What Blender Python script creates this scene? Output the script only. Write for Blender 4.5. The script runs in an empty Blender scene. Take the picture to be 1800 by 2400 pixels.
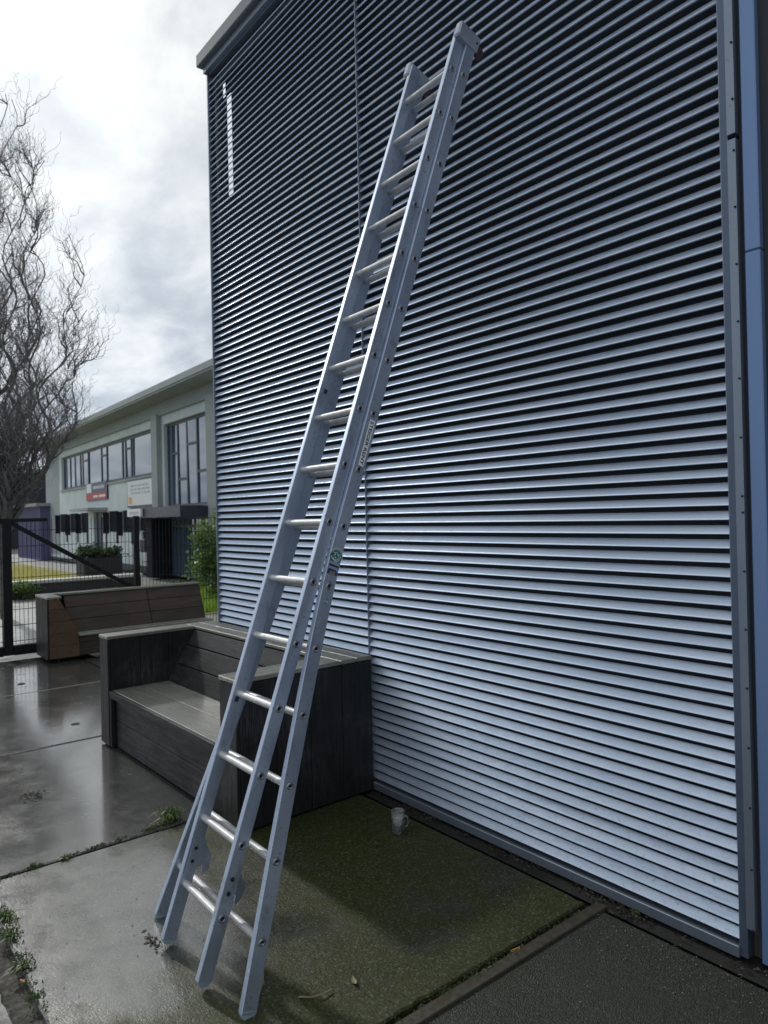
import bpy, bmesh, math, random
from mathutils import Vector, Matrix
random.seed(7)
R_ = math.radians
scene = bpy.context.scene
C = scene.collection

# ------------------------------------------------------------------ camera
# world: X along the louvred wall (towards the right), Y towards the wall, Z up; metres
CAM_H = 1.68
FPX = 1670.0                                   # focal length in photo pixels (photo 1800 x 2400)
def _axes():
    d = Vector(((-442-900)/FPX, (1238-1200)/FPX, 1)).normalized()    # wall vanishing point
    up = Vector((-0.019, -1, 0)); up = (up - up.dot(d)*d).normalized()
    X = -d; Z = up; Y = Z.cross(X)
    return Matrix((X, Y, Z))
AX = _axes()
def ray(px, py): return AX @ Vector(((px-900)/FPX, (py-1200)/FPX, 1))
def on_ground(px, py, z=0.0):
    r = ray(px, py); t = (z-CAM_H)/r.z
    return Vector((0, 0, CAM_H)) + r*t
def on_plane(px, py, axis, val):
    r = ray(px, py); c = Vector((0, 0, CAM_H)); t = (val-c[axis])/r[axis]
    return c + r*t
cam = bpy.data.cameras.new('camera'); camo = bpy.data.objects.new('camera', cam); C.objects.link(camo)
rt, upv, bk = AX @ Vector((1,0,0)), AX @ Vector((0,-1,0)), AX @ Vector((0,0,-1))
camo.matrix_world = Matrix(((rt.x,upv.x,bk.x,0),(rt.y,upv.y,bk.y,0),(rt.z,upv.z,bk.z,CAM_H),(0,0,0,1)))
cam.sensor_fit = 'HORIZONTAL'; cam.sensor_width = 36; cam.lens = FPX/1800*36
cam.clip_start = .05; cam.clip_end = 3000
cam.dof.use_dof = True; cam.dof.focus_distance = 3.6; cam.dof.aperture_fstop = cam.lens/7.0
scene.camera = camo
scene.render.resolution_x = 768; scene.render.resolution_y = 1024

# ------------------------------------------------------------------ sky, sun, exposure
SUN_DIR = Vector((-1.0, -0.03, 0.60)).normalized()       # towards the sun
SUN_EL = math.asin(SUN_DIR.z); SUN_AZ = math.atan2(SUN_DIR.x, SUN_DIR.y)
world = bpy.data.worlds.new('World'); scene.world = world; world.use_nodes = True
def build_world():
    nt = world.node_tree; nt.nodes.clear(); N = nt.nodes.new; L = nt.links.new
    out = N('ShaderNodeOutputWorld'); bg = N('ShaderNodeBackground'); bg.inputs['Strength'].default_value = 0.1
    L(bg.outputs[0], out.inputs[0])
    sky = N('ShaderNodeTexSky'); sky.sky_type = 'NISHITA'; sky.sun_disc = False
    sky.sun_elevation = SUN_EL; sky.sun_rotation = SUN_AZ; sky.air_density = 1.3; sky.dust_density = .3; sky.ozone_density = 2.0
    tc = N('ShaderNodeTexCoord'); sep = N('ShaderNodeSeparateXYZ'); L(tc.outputs['Generated'], sep.inputs[0])
    def m(op, a, b=None, c=None, clamp=False):
        n = N('ShaderNodeMath'); n.operation = op; n.use_clamp = clamp
        for i, x in enumerate((a, b, c)):
            if x is None: continue
            if isinstance(x, (int, float)): n.inputs[i].default_value = x
            else: L(x, n.inputs[i])
        return n.outputs[0]
    zc = m('MAXIMUM', sep.outputs[2], 0.0); den = m('ADD', zc, 0.22)
    cmb = N('ShaderNodeCombineXYZ')
    L(m('DIVIDE', sep.outputs[0], den), cmb.inputs[0]); L(m('DIVIDE', sep.outputs[1], den), cmb.inputs[1]); cmb.inputs[2].default_value = 3.1
    def noise(scale, det, rough, dist=0.0, off=0.0):
        mp = N('ShaderNodeMapping'); mp.inputs['Location'].default_value = (off, off*.7, off*.3); mp.inputs['Rotation'].default_value = (0,0,R_(35)); mp.inputs['Scale'].default_value = (1.0, 1.45, 1)
        L(cmb.outputs[0], mp.inputs[0])
        n = N('ShaderNodeTexNoise'); n.inputs['Scale'].default_value = scale; n.inputs['Detail'].default_value = det
        n.inputs['Roughness'].default_value = rough; n.inputs['Distortion'].default_value = dist
        L(mp.outputs[0], n.inputs['Vector']); return n.outputs['Fac']
    def ramp(v, a, b):
        n = N('ShaderNodeMapRange'); n.inputs['From Min'].default_value = a; n.inputs['From Max'].default_value = b
        n.interpolation_type = 'SMOOTHSTEP'; L(v, n.inputs['Value']); return n.outputs[0]
    big = ramp(noise(1.9, 6, .55, .35, 1.3), .36, .66)          # cloud thickness
    fine = ramp(noise(5.0, 8, .58, .5, 4.0), .30, .72)
    gaps = ramp(noise(0.9, 4, .5, .2, 9.0), .50, .66)            # where the blue shows through
    dens = m('ADD', m('MULTIPLY', big, .65), m('MULTIPLY', fine, .35))
    el = ramp(sep.outputs[2], 0.02, .62)                         # clouds are thicker, greyer low down
    dot = N('ShaderNodeVectorMath'); dot.operation = 'DOT_PRODUCT'; L(tc.outputs['Generated'], dot.inputs[0]); dot.inputs[1].default_value = SUN_DIR
    sd = m('MAXIMUM', dot.outputs['Value'], 0.0)
    glow = m('ADD', m('MULTIPLY', m('POWER', sd, 16.0), 3.0), m('MULTIPLY', m('POWER', sd, 2.0), .8))
    bright = m('ADD', m('ADD', m('MULTIPLY', dens, 4.4), m('MULTIPLY', el, 1.3)), m('ADD', glow, 4.5))
    mixc = N('ShaderNodeMix'); mixc.data_type = 'RGBA'; mixc.inputs[6].default_value = (.80, .91, 1.09, 1); mixc.inputs[7].default_value = (1.0, 1.015, .975, 1)
    L(m('ADD', m('MULTIPLY', dens, .6), m('MULTIPLY', el, .5), clamp=True), mixc.inputs[0])
    vm = N('ShaderNodeVectorMath'); vm.operation = 'SCALE'; L(mixc.outputs[2], vm.inputs[0]); L(bright, vm.inputs['Scale'])
    sk = N('ShaderNodeVectorMath'); sk.operation = 'SCALE'; L(sky.outputs[0], sk.inputs[0]); sk.inputs['Scale'].default_value = 1.0
    mx = N('ShaderNodeMix'); mx.data_type = 'RGBA'; L(m('MULTIPLY', m('MULTIPLY', gaps, .5), ramp(sep.outputs[2], .02, .35)), mx.inputs[0]); L(vm.outputs[0], mx.inputs[6]); L(sk.outputs[0], mx.inputs[7])
    L(mx.outputs[2], bg.inputs['Color'])
build_world()
sun = bpy.data.lights.new('sun', 'SUN'); sun.energy = 2.0; sun.angle = R_(3.0); sun.color = (1.0, .97, .92)
suno = bpy.data.objects.new('sun', sun); C.objects.link(suno)
suno.rotation_euler = SUN_DIR.to_track_quat('Z', 'Y').to_euler()
vs = scene.view_settings; vs.view_transform = 'Standard'; vs.look = 'None'; vs.gamma = 1; vs.exposure = 0.0; vs.use_curve_mapping = False

# ------------------------------------------------------------------ materials
class Mat:
    def __init__(self, name):
        self.m = bpy.data.materials.new(name); self.m.use_nodes = True
        self.nt = self.m.node_tree; self.b = self.nt.nodes['Principled BSDF']; self._pos = None
    def N(self, t): return self.nt.nodes.new(t)
    def L(self, a, b): self.nt.links.new(a, b)
    def coord(self, kind='pos'):
        if kind == 'pos':
            if not self._pos: self._pos = self.N('ShaderNodeNewGeometry').outputs['Position']
            return self._pos
        return self.N('ShaderNodeTexCoord').outputs['Object']
    def noise(self, scale=5, det=4, rough=.55, stretch=(1,1,1), kind='pos', dist=0, off=(0,0,0)):
        mp = self.N('ShaderNodeMapping'); mp.inputs['Scale'].default_value = stretch; mp.inputs['Location'].default_value = off
        self.L(self.coord(kind), mp.inputs[0])
        n = self.N('ShaderNodeTexNoise'); n.inputs['Scale'].default_value = scale; n.inputs['Detail'].default_value = det
        n.inputs['Roughness'].default_value = rough; n.inputs['Distortion'].default_value = dist
        self.L(mp.outputs[0], n.inputs['Vector']); return n.outputs['Fac']
    def voro(self, scale=50, kind='pos', out='Distance'):
        n = self.N('ShaderNodeTexVoronoi'); n.inputs['Scale'].default_value = scale; self.L(self.coord(kind), n.inputs['Vector']); return n.outputs[out]
    def ramp(self, v, a, b, lo=0., hi=1., smooth=True):
        n = self.N('ShaderNodeMapRange'); n.inputs[1].default_value = a; n.inputs[2].default_value = b; n.inputs[3].default_value = lo; n.inputs[4].default_value = hi
        if smooth: n.interpolation_type = 'SMOOTHSTEP'
        self.L(v, n.inputs[0]); return n.outputs[0]
    def math(self, op, a, b, clamp=False):
        n = self.N('ShaderNodeMath'); n.operation = op; n.use_clamp = clamp
        for i, x in enumerate((a, b)):
            if isinstance(x, (int, float)): n.inputs[i].default_value = x
            else: self.L(x, n.inputs[i])
        return n.outputs[0]
    def mix(self, f, a, b):
        n = self.N('ShaderNodeMix'); n.data_type = 'RGBA'
        for i, x in ((0, f), (6, a), (7, b)):
            if isinstance(x, (int, float)): n.inputs[i].default_value = x
            elif isinstance(x, tuple): n.inputs[i].default_value = (*x, 1) if len(x) == 3 else x
            else: self.L(x, n.inputs[i])
        return n.outputs[2]
    def set(self, name, v):
        s = self.b.inputs[name]
        if isinstance(v, (int, float)): s.default_value = v
        elif isinstance(v, tuple): s.default_value = (*v, 1) if len(v) == 3 else v
        else: self.L(v, s)
        return self
    def bump(self, h, strength=.3, dist=.01):
        n = self.N('ShaderNodeBump'); n.inputs['Distance'].default_value = dist
        if isinstance(strength, (int, float)): n.inputs['Strength'].default_value = strength
        else: self.L(strength, n.inputs['Strength'])
        self.L(h, n.inputs['Height']); self.L(n.outputs[0], self.b.inputs['Normal']); return self
    def rnd(self): return self.N('ShaderNodeObjectInfo').outputs['Random']
M = {}
def plain(name, col, rough=.5, metal=0., spec=.5, var=.18, scale=9, kind='pos', bump=0., bscale=60):
    t = Mat(name); n = t.noise(scale, 5, .6, kind=kind)
    k = t.ramp(n, .3, .7)
    t.set('Base Color', t.mix(k, tuple(c*(1-var) for c in col), tuple(min(1, c*(1+var)) for c in col)))
    t.set('Roughness', t.ramp(n, .25, .75, max(.02, rough*.8), min(1, rough*1.2))); t.set('Metallic', metal); t.set('Specular IOR Level', spec)
    if bump: t.bump(t.noise(bscale, 4, .6, kind=kind), bump, .005)
    M[name] = t.m; return t.m

def mats():
    # louvre blades: grey anodised aluminium with dirt near the lower edges
    t = Mat('louvre_aluminium')
    st = t.noise(3.0, 5, .6, stretch=(.5, 1, 14)); fine = t.noise(60, 3, .6, stretch=(.35,1,1)); sp = t.noise(85, 4, .7, stretch=(.6,1,1))
    v = t.math('ADD', t.math('MULTIPLY', t.rnd(), .5), t.math('MULTIPLY', st, .5))
    c = t.mix(t.ramp(v, .2, .8), (.46, .55, .69), (.55, .64, .78))
    pz = t.N('ShaderNodeSeparateXYZ'); t.L(t.coord(), pz.inputs[0])
    low = t.ramp(pz.outputs[2], .05, .75, 1., 0.)
    dirt = t.math('MULTIPLY', t.ramp(sp, .52, .76), t.math('ADD', t.math('MULTIPLY', low, .5), .12))
    c = t.mix(dirt, c, (.20, .20, .185)); t.set('Base Color', c)
    t.set('Metallic', .70); t.set('Roughness', t.ramp(fine, .3, .7, .40, .52)); t.bump(t.noise(7, 2, .5, stretch=(.6,1,1)), .05, .02); M['louvre'] = t.m
    t = Mat('frame_aluminium'); f = t.noise(14, 4, .6, stretch=(1,1,.3)); sp = t.noise(60, 3, .7)
    t.set('Base Color', t.mix(t.ramp(sp, .62, .85), t.mix(f, (.20,.24,.30), (.26,.30,.37)), (.11,.115,.11))); t.set('Metallic', .75); t.set('Roughness', .5); M['frame'] = t.m
    t = Mat('blue_panel_metal'); f = t.noise(2.5, 5, .6, stretch=(1,1,.4))
    t.set('Base Color', t.mix(f, (.15,.24,.44), (.19,.29,.51))); t.set('Metallic', .35); t.set('Roughness', .42); t.bump(t.noise(3,2,.5), .05, .02); M['blue_panel'] = t.m
    t = Mat('cornice_metal'); f = t.noise(6, 5, .6); t.set('Base Color', t.mix(f, (.13,.155,.18), (.17,.195,.22))); t.set('Roughness', .55); t.set('Metallic', .2); M['cornice'] = t.m
    # ladder
    t = Mat('ladder_aluminium'); a = t.noise(5, 5, .65, kind='obj', stretch=(1,1,.35)); sc = t.noise(40, 4, .7, kind='obj', stretch=(1,1,.2)); ds = t.noise(70, 3, .7, kind='obj')
    c = t.mix(t.ramp(a, .3, .7), (.39,.46,.58), (.49,.56,.68)); c = t.mix(t.math('MULTIPLY', t.ramp(sc, .60, .74), .55), c, (.66,.69,.74))
    c = t.mix(t.math('MULTIPLY', t.ramp(ds, .60, .72), .75), c, (.10,.10,.11))
    sm = t.noise(9, 6, .7, kind='obj', dist=1.2, stretch=(1,1,.6)); c = t.mix(t.math('MULTIPLY', t.ramp(sm, .54, .70), .45), c, (.20,.205,.215)); sc2 = t.noise(26, 4, .75, kind='obj', dist=1.5, stretch=(1,2.2,.5)); c = t.mix(t.math('MULTIPLY', t.ramp(sc2, .64, .70), .6), c, (.74,.77,.82))
    t.set('Base Color', c); t.set('Metallic', .82); t.set('Roughness', t.ramp(a, .3, .7, .40, .54)); t.bump(sc, .05, .004); M['ladder'] = t.m
    t = Mat('rung_aluminium'); a = t.noise(30, 4, .65); c = t.mix(t.ramp(a, .3, .72), (.56,.57,.58), (.42,.43,.44)); t.set('Base Color', c); t.set('Metallic', .6); t.set('Roughness', .6); M['rung'] = t.m
    plain('rivet', (.30,.32,.36), .4, .8, kind='obj'); plain('hole', (.012,.012,.014), .9)
    plain('cap_plastic', (.34,.38,.46), .5, .5); plain('foot_plastic', (.22,.32,.36), .6)
    plain('black_rubber', (.02,.02,.022), .7); plain('wheel_red', (.05,.03,.035), .6)
    plain('sticker_white', (.86,.88,.92), .35, var=.03); plain('print_navy', (.015,.022,.085), .45); plain('sticker_green', (.012,.16,.145), .4)
    plain('sticker_blue', (.035,.05,.24), .4); plain('print_yellow', (.45,.40,.10), .5); plain('sticker_pale', (.30,.50,.72), .4)
    # concrete slabs, wet, with algae
    def concrete(name, base, algae, wet):
        t = Mat(name)
        big = t.noise(1.3, 6, .6, dist=.4); mid = t.noise(6, 6, .65); fine = t.noise(90, 4, .7); vf = t.noise(260, 3, .7)
        c = t.mix(t.ramp(mid, .3, .72), tuple(x*.62 for x in base), base)
        c = t.mix(t.ramp(big, .38, .62), tuple(x*.6 for x in base), c)
        px = t.N('ShaderNodeSeparateXYZ'); t.L(t.coord(), px.inputs[0])
        if algae:
            edge = t.math('MULTIPLY', t.math('SUBTRACT', t.noise(2.6, 5, .6, off=(5,5,0)), .5), 1.1)
            wl = t.math('MAXIMUM', t.ramp(t.math('ADD', px.outputs[1], edge), 1.25, 1.75), t.ramp(t.math('ADD', px.outputs[0], edge), -2.75, -2.25))
            al = t.math('MULTIPLY', t.ramp(t.noise(2.1, 7, .68, dist=.6, off=(3,1,0)), .22, .52), wl)
            c = t.mix(t.math('MULTIPLY', al, .92), c, t.mix(t.ramp(fine, .35, .65), (.014,.021,.004), (.056,.060,.009)))
            pale = t.ramp(t.noise(9, 6, .7, off=(7,2,0)), .60, .74)
            c = t.mix(t.math('MULTIPLY', pale, .22), c, (.060,.075,.066))
        c = t.mix(t.ramp(fine, .58, .72), c, tuple(x*.35 for x in base)); c = t.mix(t.math('MULTIPLY', t.ramp(vf, .66, .74), .6), c, tuple(min(1, x*2.4) for x in base))
        pb = t.voro(150, out='Color'); pw = t.N('ShaderNodeRGBToBW'); t.L(pb, pw.inputs[0])
        c = t.mix(t.math('MULTIPLY', t.ramp(pw.outputs[0], .74, .84), .55), c, tuple(min(1, x*2.1) for x in base)); c = t.mix(t.math('MULTIPLY', t.ramp(pw.outputs[0], .26, .16), .6), c, tuple(x*.3 for x in base))
        t.set('Base Color', c)
        pud = t.ramp(t.noise(.95, 5, .55, dist=.3, off=(1.7,.4,0)), .40-wet*.16, .60-wet*.16)      # 1 = standing water film
        hgt = t.math('ADD', t.math('MULTIPLY', fine, .5), t.math('ADD', t.math('MULTIPLY', vf, .25), t.math('MULTIPLY', mid, 1.2)))
        if algae:      # the film of water thins out where the algae grow
            t.set('Roughness', t.math('ADD', t.ramp(wl, 0, 1, .22, .40), t.math('MULTIPLY', t.ramp(mid, .3, .7), .14))); t.set('Specular IOR Level', t.ramp(wl, 0, 1, .75, .30))
            t.set('Coat Weight', t.ramp(wl, 0, 1, 1., .16)); t.set('Coat Roughness', t.math('ADD', t.ramp(pud, 0, 1, .17, .07), t.math('MULTIPLY', t.ramp(mid, .35, .7), .05))); t.set('Coat IOR', 1.62)
            t.bump(hgt, t.ramp(wl, 0, 1, .25, .8), .007)
            cb = t.N('ShaderNodeBump'); cb.inputs['Distance'].default_value = .006; t.L(t.ramp(pud, 0, 1, .34, .10), cb.inputs['Strength']); t.L(hgt, cb.inputs['Height']); t.L(cb.outputs[0], t.b.inputs['Coat Normal'])
        else:
            t.set('Roughness', t.math('ADD', t.ramp(pud, 0, 1, .36, .18), t.math('MULTIPLY', t.ramp(mid, .3, .7), .10)))
            t.set('Specular IOR Level', .75); t.set('Coat Weight', t.ramp(pud, 0, 1, .5, 1.)); t.set('Coat Roughness', t.math('ADD', t.ramp(pud, 0, 1, .20, .05), t.math('MULTIPLY', t.ramp(mid, .35, .7), .05))); t.set('Coat IOR', 1.62)
            t.bump(hgt, t.ramp(pud, 0, 1, .55, .12), .006)
            cb = t.N('ShaderNodeBump'); cb.inputs['Distance'].default_value = .006; t.L(t.ramp(pud, 0, 1, .38, .05), cb.inputs['Strength']); t.L(hgt, cb.inputs['Height']); t.L(cb.outputs[0], t.b.inputs['Coat Normal'])
        M[name] = t.m
    concrete('wet_concrete', (.074,.076,.071), False, 1.2)
    concrete('mossy_concrete', (.060,.063,.052), True, .7)
    # exposed aggregate
    t = Mat('aggregate'); vd = t.voro(230, out='Color'); vdist = t.voro(230); n = t.noise(3, 6, .65); fine = t.noise(120, 4, .7)
    bw = t.N('ShaderNodeRGBToBW'); t.L(vd, bw.inputs[0])
    c = t.mix(t.ramp(bw.outputs[0], .25, .85), (.006,.008,.005), (.038,.042,.030)); c = t.mix(t.ramp(bw.outputs[0], .86, .92), c, (.10,.10,.085))
    c = t.mix(t.math('MULTIPLY', t.ramp(n, .45, .65), .7), c, (.016,.019,.008)); t.set('Base Color', c); t.set('Roughness', t.ramp(fine, .3, .7, .38, .75))
    t.bump(t.math('ADD', t.math('MULTIPLY', vdist, -1.2), fine), .8, .005); M['aggregate'] = t.m
    plain('steel_rim', (.055,.050,.036), .55, .2, scale=30, bump=.3)
    plain('joint_dirt', (.020,.019,.014), .8, scale=40, bump=.6); plain('gravel_strip', (.014,.014,.012), .75, scale=45, bump=.8)  # gravel extra dark: the shade under the sill is painted into its colour
    plain('yard_paving', (.20,.205,.20), .42, scale=3, bump=.2)
    plain('grass_ground', (.20,.19,.05), .9, scale=6, var=.3, bump=.8, bscale=40)
    # dark stained, weathered timber; top and seat tones carry painted light
    def wood(name, dark, light, worn, wear, kind='obj', wet=False):
        t = Mat(name); off = t.N('ShaderNodeVectorMath'); off.operation = 'ADD'
        g = t.noise(3.2, 7, .7, stretch=(1,12,12), kind=kind, dist=.6); gf = t.noise(16, 5, .7, stretch=(.7,14,14), kind=kind)
        blot = t.noise(2.2, 6, .65, kind='pos', dist=.5)
        c = t.mix(t.ramp(g, .3, .7), dark, light); c = t.mix(t.math('MULTIPLY', t.math('MULTIPLY', t.ramp(blot, .46, .66), t.ramp(gf, .40, .62)), wear), c, worn)
        c = t.mix(t.math('MULTIPLY', t.rnd(), .35), c, tuple(x*.6 for x in dark)); t.set('Base Color', c)
        t.set('Roughness', t.ramp(g, .3, .7, .48, .26) if wet else t.ramp(g, .3, .7, .62, .42)); t.set('Specular IOR Level', .6 if wet else .3); t.set('Coat Weight', .6 if wet else 0.); t.set('Coat Roughness', .22)
        t.bump(t.math('ADD', g, t.math('MULTIPLY', gf, .6)), .45, .004); M[name] = t.m
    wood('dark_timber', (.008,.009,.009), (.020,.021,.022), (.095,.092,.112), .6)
    wood('timber_top_lit', (.13,.13,.105), (.25,.245,.20), (.36,.355,.29), .9, wet=True)  # pale weathering, plus wet sky glare painted into the tone
    wood('timber_seat_lit', (.14,.14,.125), (.25,.25,.225), (.35,.35,.31), .8, wet=True)  # lighter tone paints sunlight and wet sheen onto the seat boards
    wood('brown_timber', (.030,.022,.018), (.060,.044,.036), (.085,.07,.06), .5)
    wood('brown_timber_end', (.070,.042,.027), (.13,.080,.052), (.14,.10,.075), .5)
    # far things
    plain('gate_paint', (.008,.009,.012), .6, spec=.25); plain('wire_paint', (.010,.012,.015), .6, spec=.25)
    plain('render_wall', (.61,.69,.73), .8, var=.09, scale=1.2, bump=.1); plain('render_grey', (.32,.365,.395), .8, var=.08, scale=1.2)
    plain('concrete_trim', (.34,.37,.385), .75, var=.1, scale=2); plain('plinth', (.055,.06,.068), .7); plain('window_frame_dark', (.07,.08,.095), .5); plain('shutter_dark', (.012,.015,.024), .8, spec=.15)
    plain('dark_interior', (.02,.024,.03), .8); plain('sign_dark', (.03,.035,.06), .4); plain('sign_red', (.45,.06,.035), .5); plain('sign_white', (.74,.77,.82), .45, var=.04)
    plain('sign_text_grey', (.45,.48,.56), .5); plain('sign_orange', (.75,.42,.06), .5); plain('brick_dark', (.12,.060,.045), .85, scale=14, var=.3); plain('blue_cladding', (.10,.10,.22), .6)
    plain('brick_orange', (.24,.10,.065), .85, scale=14, var=.3); plain('roof_grey', (.30,.31,.33), .7); plain('coping', (.55,.55,.53), .7, var=.08); plain('low_wall', (.045,.045,.05), .8, bump=.4)
    t = Mat('far_glass'); n = t.noise(.8, 3, .5); t.set('Base Color', (.06,.11,.19)); t.set('Roughness', .04); t.set('Specular IOR Level', 1.0); t.set('Metallic', .0); t.set('Coat Weight', .6); t.set('Coat Roughness', .03); t.bump(n, .06, .1); M['far_glass'] = t.m
    def leaf(name, a, b):
        t = Mat(name); t.set('Base Color', t.mix(t.ramp(t.noise(18, 3, .6), .3, .7), a, b)); t.set('Roughness', .5)
        tr = t.N('ShaderNodeBsdfTranslucent'); tr.inputs[0].default_value = (*[min(1, x*1.6) for x in b], 1)
        mx = t.N('ShaderNodeMixShader'); mx.inputs[0].default_value = .38; t.L(t.b.outputs[0], mx.inputs[1]); t.L(tr.outputs[0], mx.inputs[2])
        t.L(mx.outputs[0], t.nt.nodes['Material Output'].inputs[0]); M[name] = t.m
    leaf('leaf_bright', (.06,.12,.03), (.12,.20,.05)); leaf('leaf_dark', (.022,.04,.018), (.045,.075,.028)); leaf('grass_blade', (.05,.09,.025), (.10,.15,.045)); leaf('lawn_blade', (.10,.20,.02), (.18,.30,.04)); leaf('lawn_dry', (.30,.29,.08), (.42,.40,.13))
    plain('bark', (.12,.118,.115), .85, scale=20, bump=.5); plain('twig', (.19,.185,.185), .85, scale=20); plain('straw', (.20,.18,.11), .7); plain('leaf_orange', (.38,.17,.03), .6); plain('debris', (.03,.026,.02), .8); plain('pebble', (.17,.17,.155), .7, var=.4, scale=80)  # bark and twig lightened: haze and backlight painted into their colour
    t = Mat('mug_glass'); t.set('Base Color', (.92,.95,.94)); t.set('Transmission Weight', .92); t.set('Roughness', .06); t.set('IOR', 1.45); M['mug_glass'] = t.m
    t = Mat('cloudy_liquid'); t.set('Base Color', t.mix(t.noise(20, 3, .5), (.42,.47,.49), (.55,.60,.61))); t.set('Roughness', .25); M['liquid'] = t.m
    plain('backing_dark', (.034,.040,.050), .8); plain('frame_blue', (.10,.135,.20), .5, .5, var=.1)
mats()

# ------------------------------------------------------------------ mesh helpers
class MB:
    def __init__(self): self.v = []; self.f = []; self.mi = []; self.cur = 0
    def add(self, vs, fs):
        o = len(self.v); self.v += [tuple(p) for p in vs]; self.f += [tuple(i+o for i in f) for f in fs]; self.mi += [self.cur]*len(fs); return self
    def box(self, x0, x1, y0, y1, z0, z1, T=None):
        vs = [Vector((x, y, z)) for x in (x0, x1) for y in (y0, y1) for z in (z0, z1)]
        if T: vs = [T @ p for p in vs]
        return self.add(vs, [(0,1,3,2),(4,6,7,5),(0,4,5,1),(2,3,7,6),(0,2,6,4),(1,5,7,3)])
    def cbox(self, x0, x1, y0, y1, z0, z1, c=.004, T=None):
        """box with chamfered edges"""
        bm = bmesh.new(); bmesh.ops.create_cube(bm, size=1)
        for p in bm.verts: p.co = Vector(((x0+x1)/2+p.co.x*(x1-x0), (y0+y1)/2+p.co.y*(y1-y0), (z0+z1)/2+p.co.z*(z1-z0)))
        c = min(c, .3*min(x1-x0, y1-y0, z1-z0))
        bmesh.ops.bevel(bm, geom=bm.edges[:], offset=c, segments=1, affect='EDGES')
        bm.verts.index_update(); vs = [p.co.copy() for p in bm.verts]
        if T: vs = [T @ p for p in vs]
        self.add(vs, [[q.index for q in f.verts] for f in bm.faces]); bm.free(); return self
    def prism(self, poly, fn0, fn1):
        """poly of 2D points, fn0/fn1 map (a,b) to the two end positions"""
        n = len(poly); vs = [fn0(*p) for p in poly] + [fn1(*p) for p in poly]
        fs = [tuple(range(n))[::-1], tuple(range(n, 2*n))] + [(i, (i+1) % n, n+(i+1) % n, n+i) for i in range(n)]
        return self.add(vs, fs)
    def tube(self, pts, rad, sides=6, cap=True):
        pts = [Vector(p) for p in pts]; n = len(pts)
        if not isinstance(rad, (list, tuple)): rad = [rad]*n
        ref = Vector((.31, .22, .93)); vs = []; 
        for i, p in enumerate(pts):
            d = (pts[min(i+1, n-1)] - pts[max(i-1, 0)]).normalized()
            a = d.cross(ref)
            if a.length < .1: a = d.cross(Vector((1, 0, 0)))
            a.normalize(); b = d.cross(a)
            vs += [p + (a*math.cos(k*2*math.pi/sides) + b*math.sin(k*2*math.pi/sides))*rad[i] for k in range(sides)]
        fs = [(i*sides+k, i*sides+(k+1) % sides, (i+1)*sides+(k+1) % sides, (i+1)*sides+k) for i in range(n-1) for k in range(sides)]
        if cap: fs += [tuple(range(sides))[::-1], tuple(range((n-1)*sides, n*sides))]
        return self.add(vs, fs)
    def lathe(self, prof, centre, seg=28):
        cx, cy, cz = centre; vs = []
        for r, z in prof: vs += [(cx+r*math.cos(k*2*math.pi/seg), cy+r*math.sin(k*2*math.pi/seg), cz+z) for k in range(seg)]
        fs = [(i*seg+k, i*seg+(k+1) % seg, (i+1)*seg+(k+1) % seg, (i+1)*seg+k) for i in range(len(prof)-1) for k in range(seg)]
        return self.add(vs, fs)
    def mesh(self, name, mat, smooth=False):
        me = bpy.data.meshes.new(name); me.from_pydata(self.v, [], self.f)
        for mm in (mat if isinstance(mat, (list, tuple)) else [mat]): me.materials.append(M[mm])
        if isinstance(mat, (list, tuple)): me.polygons.foreach_set('material_index', self.mi)
        bm = bmesh.new(); bm.from_mesh(me); bmesh.ops.recalc_face_normals(bm, faces=bm.faces); bm.to_mesh(me); bm.free()
        if smooth: me.polygons.foreach_set('use_smooth', [True]*len(me.polygons))
        me.update(); return me
    def build(self, name, mat, parent=None, smooth=False):
        return link(name, self.mesh(name, mat, smooth), parent)
def link(name, me, parent=None):
    o = bpy.data.objects.new(name, me); C.objects.link(o)
    if parent is not None: o.parent = parent
    return o
def tag(o, label, cat, group=None):
    o['label'] = label; o['category'] = cat
    if group: o['group'] = group
    return o
def thing(name, label, cat, loc=(0,0,0), rz=0., group=None):
    o = bpy.data.objects.new(name, None); C.objects.link(o); o.location = loc; o.rotation_euler = (0, 0, rz); o.empty_display_size = .1
    return tag(o, label, cat, group)
def struct(o): o['kind'] = 'structure'; return o
def stuff(o): o['kind'] = 'stuff'; return o

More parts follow.
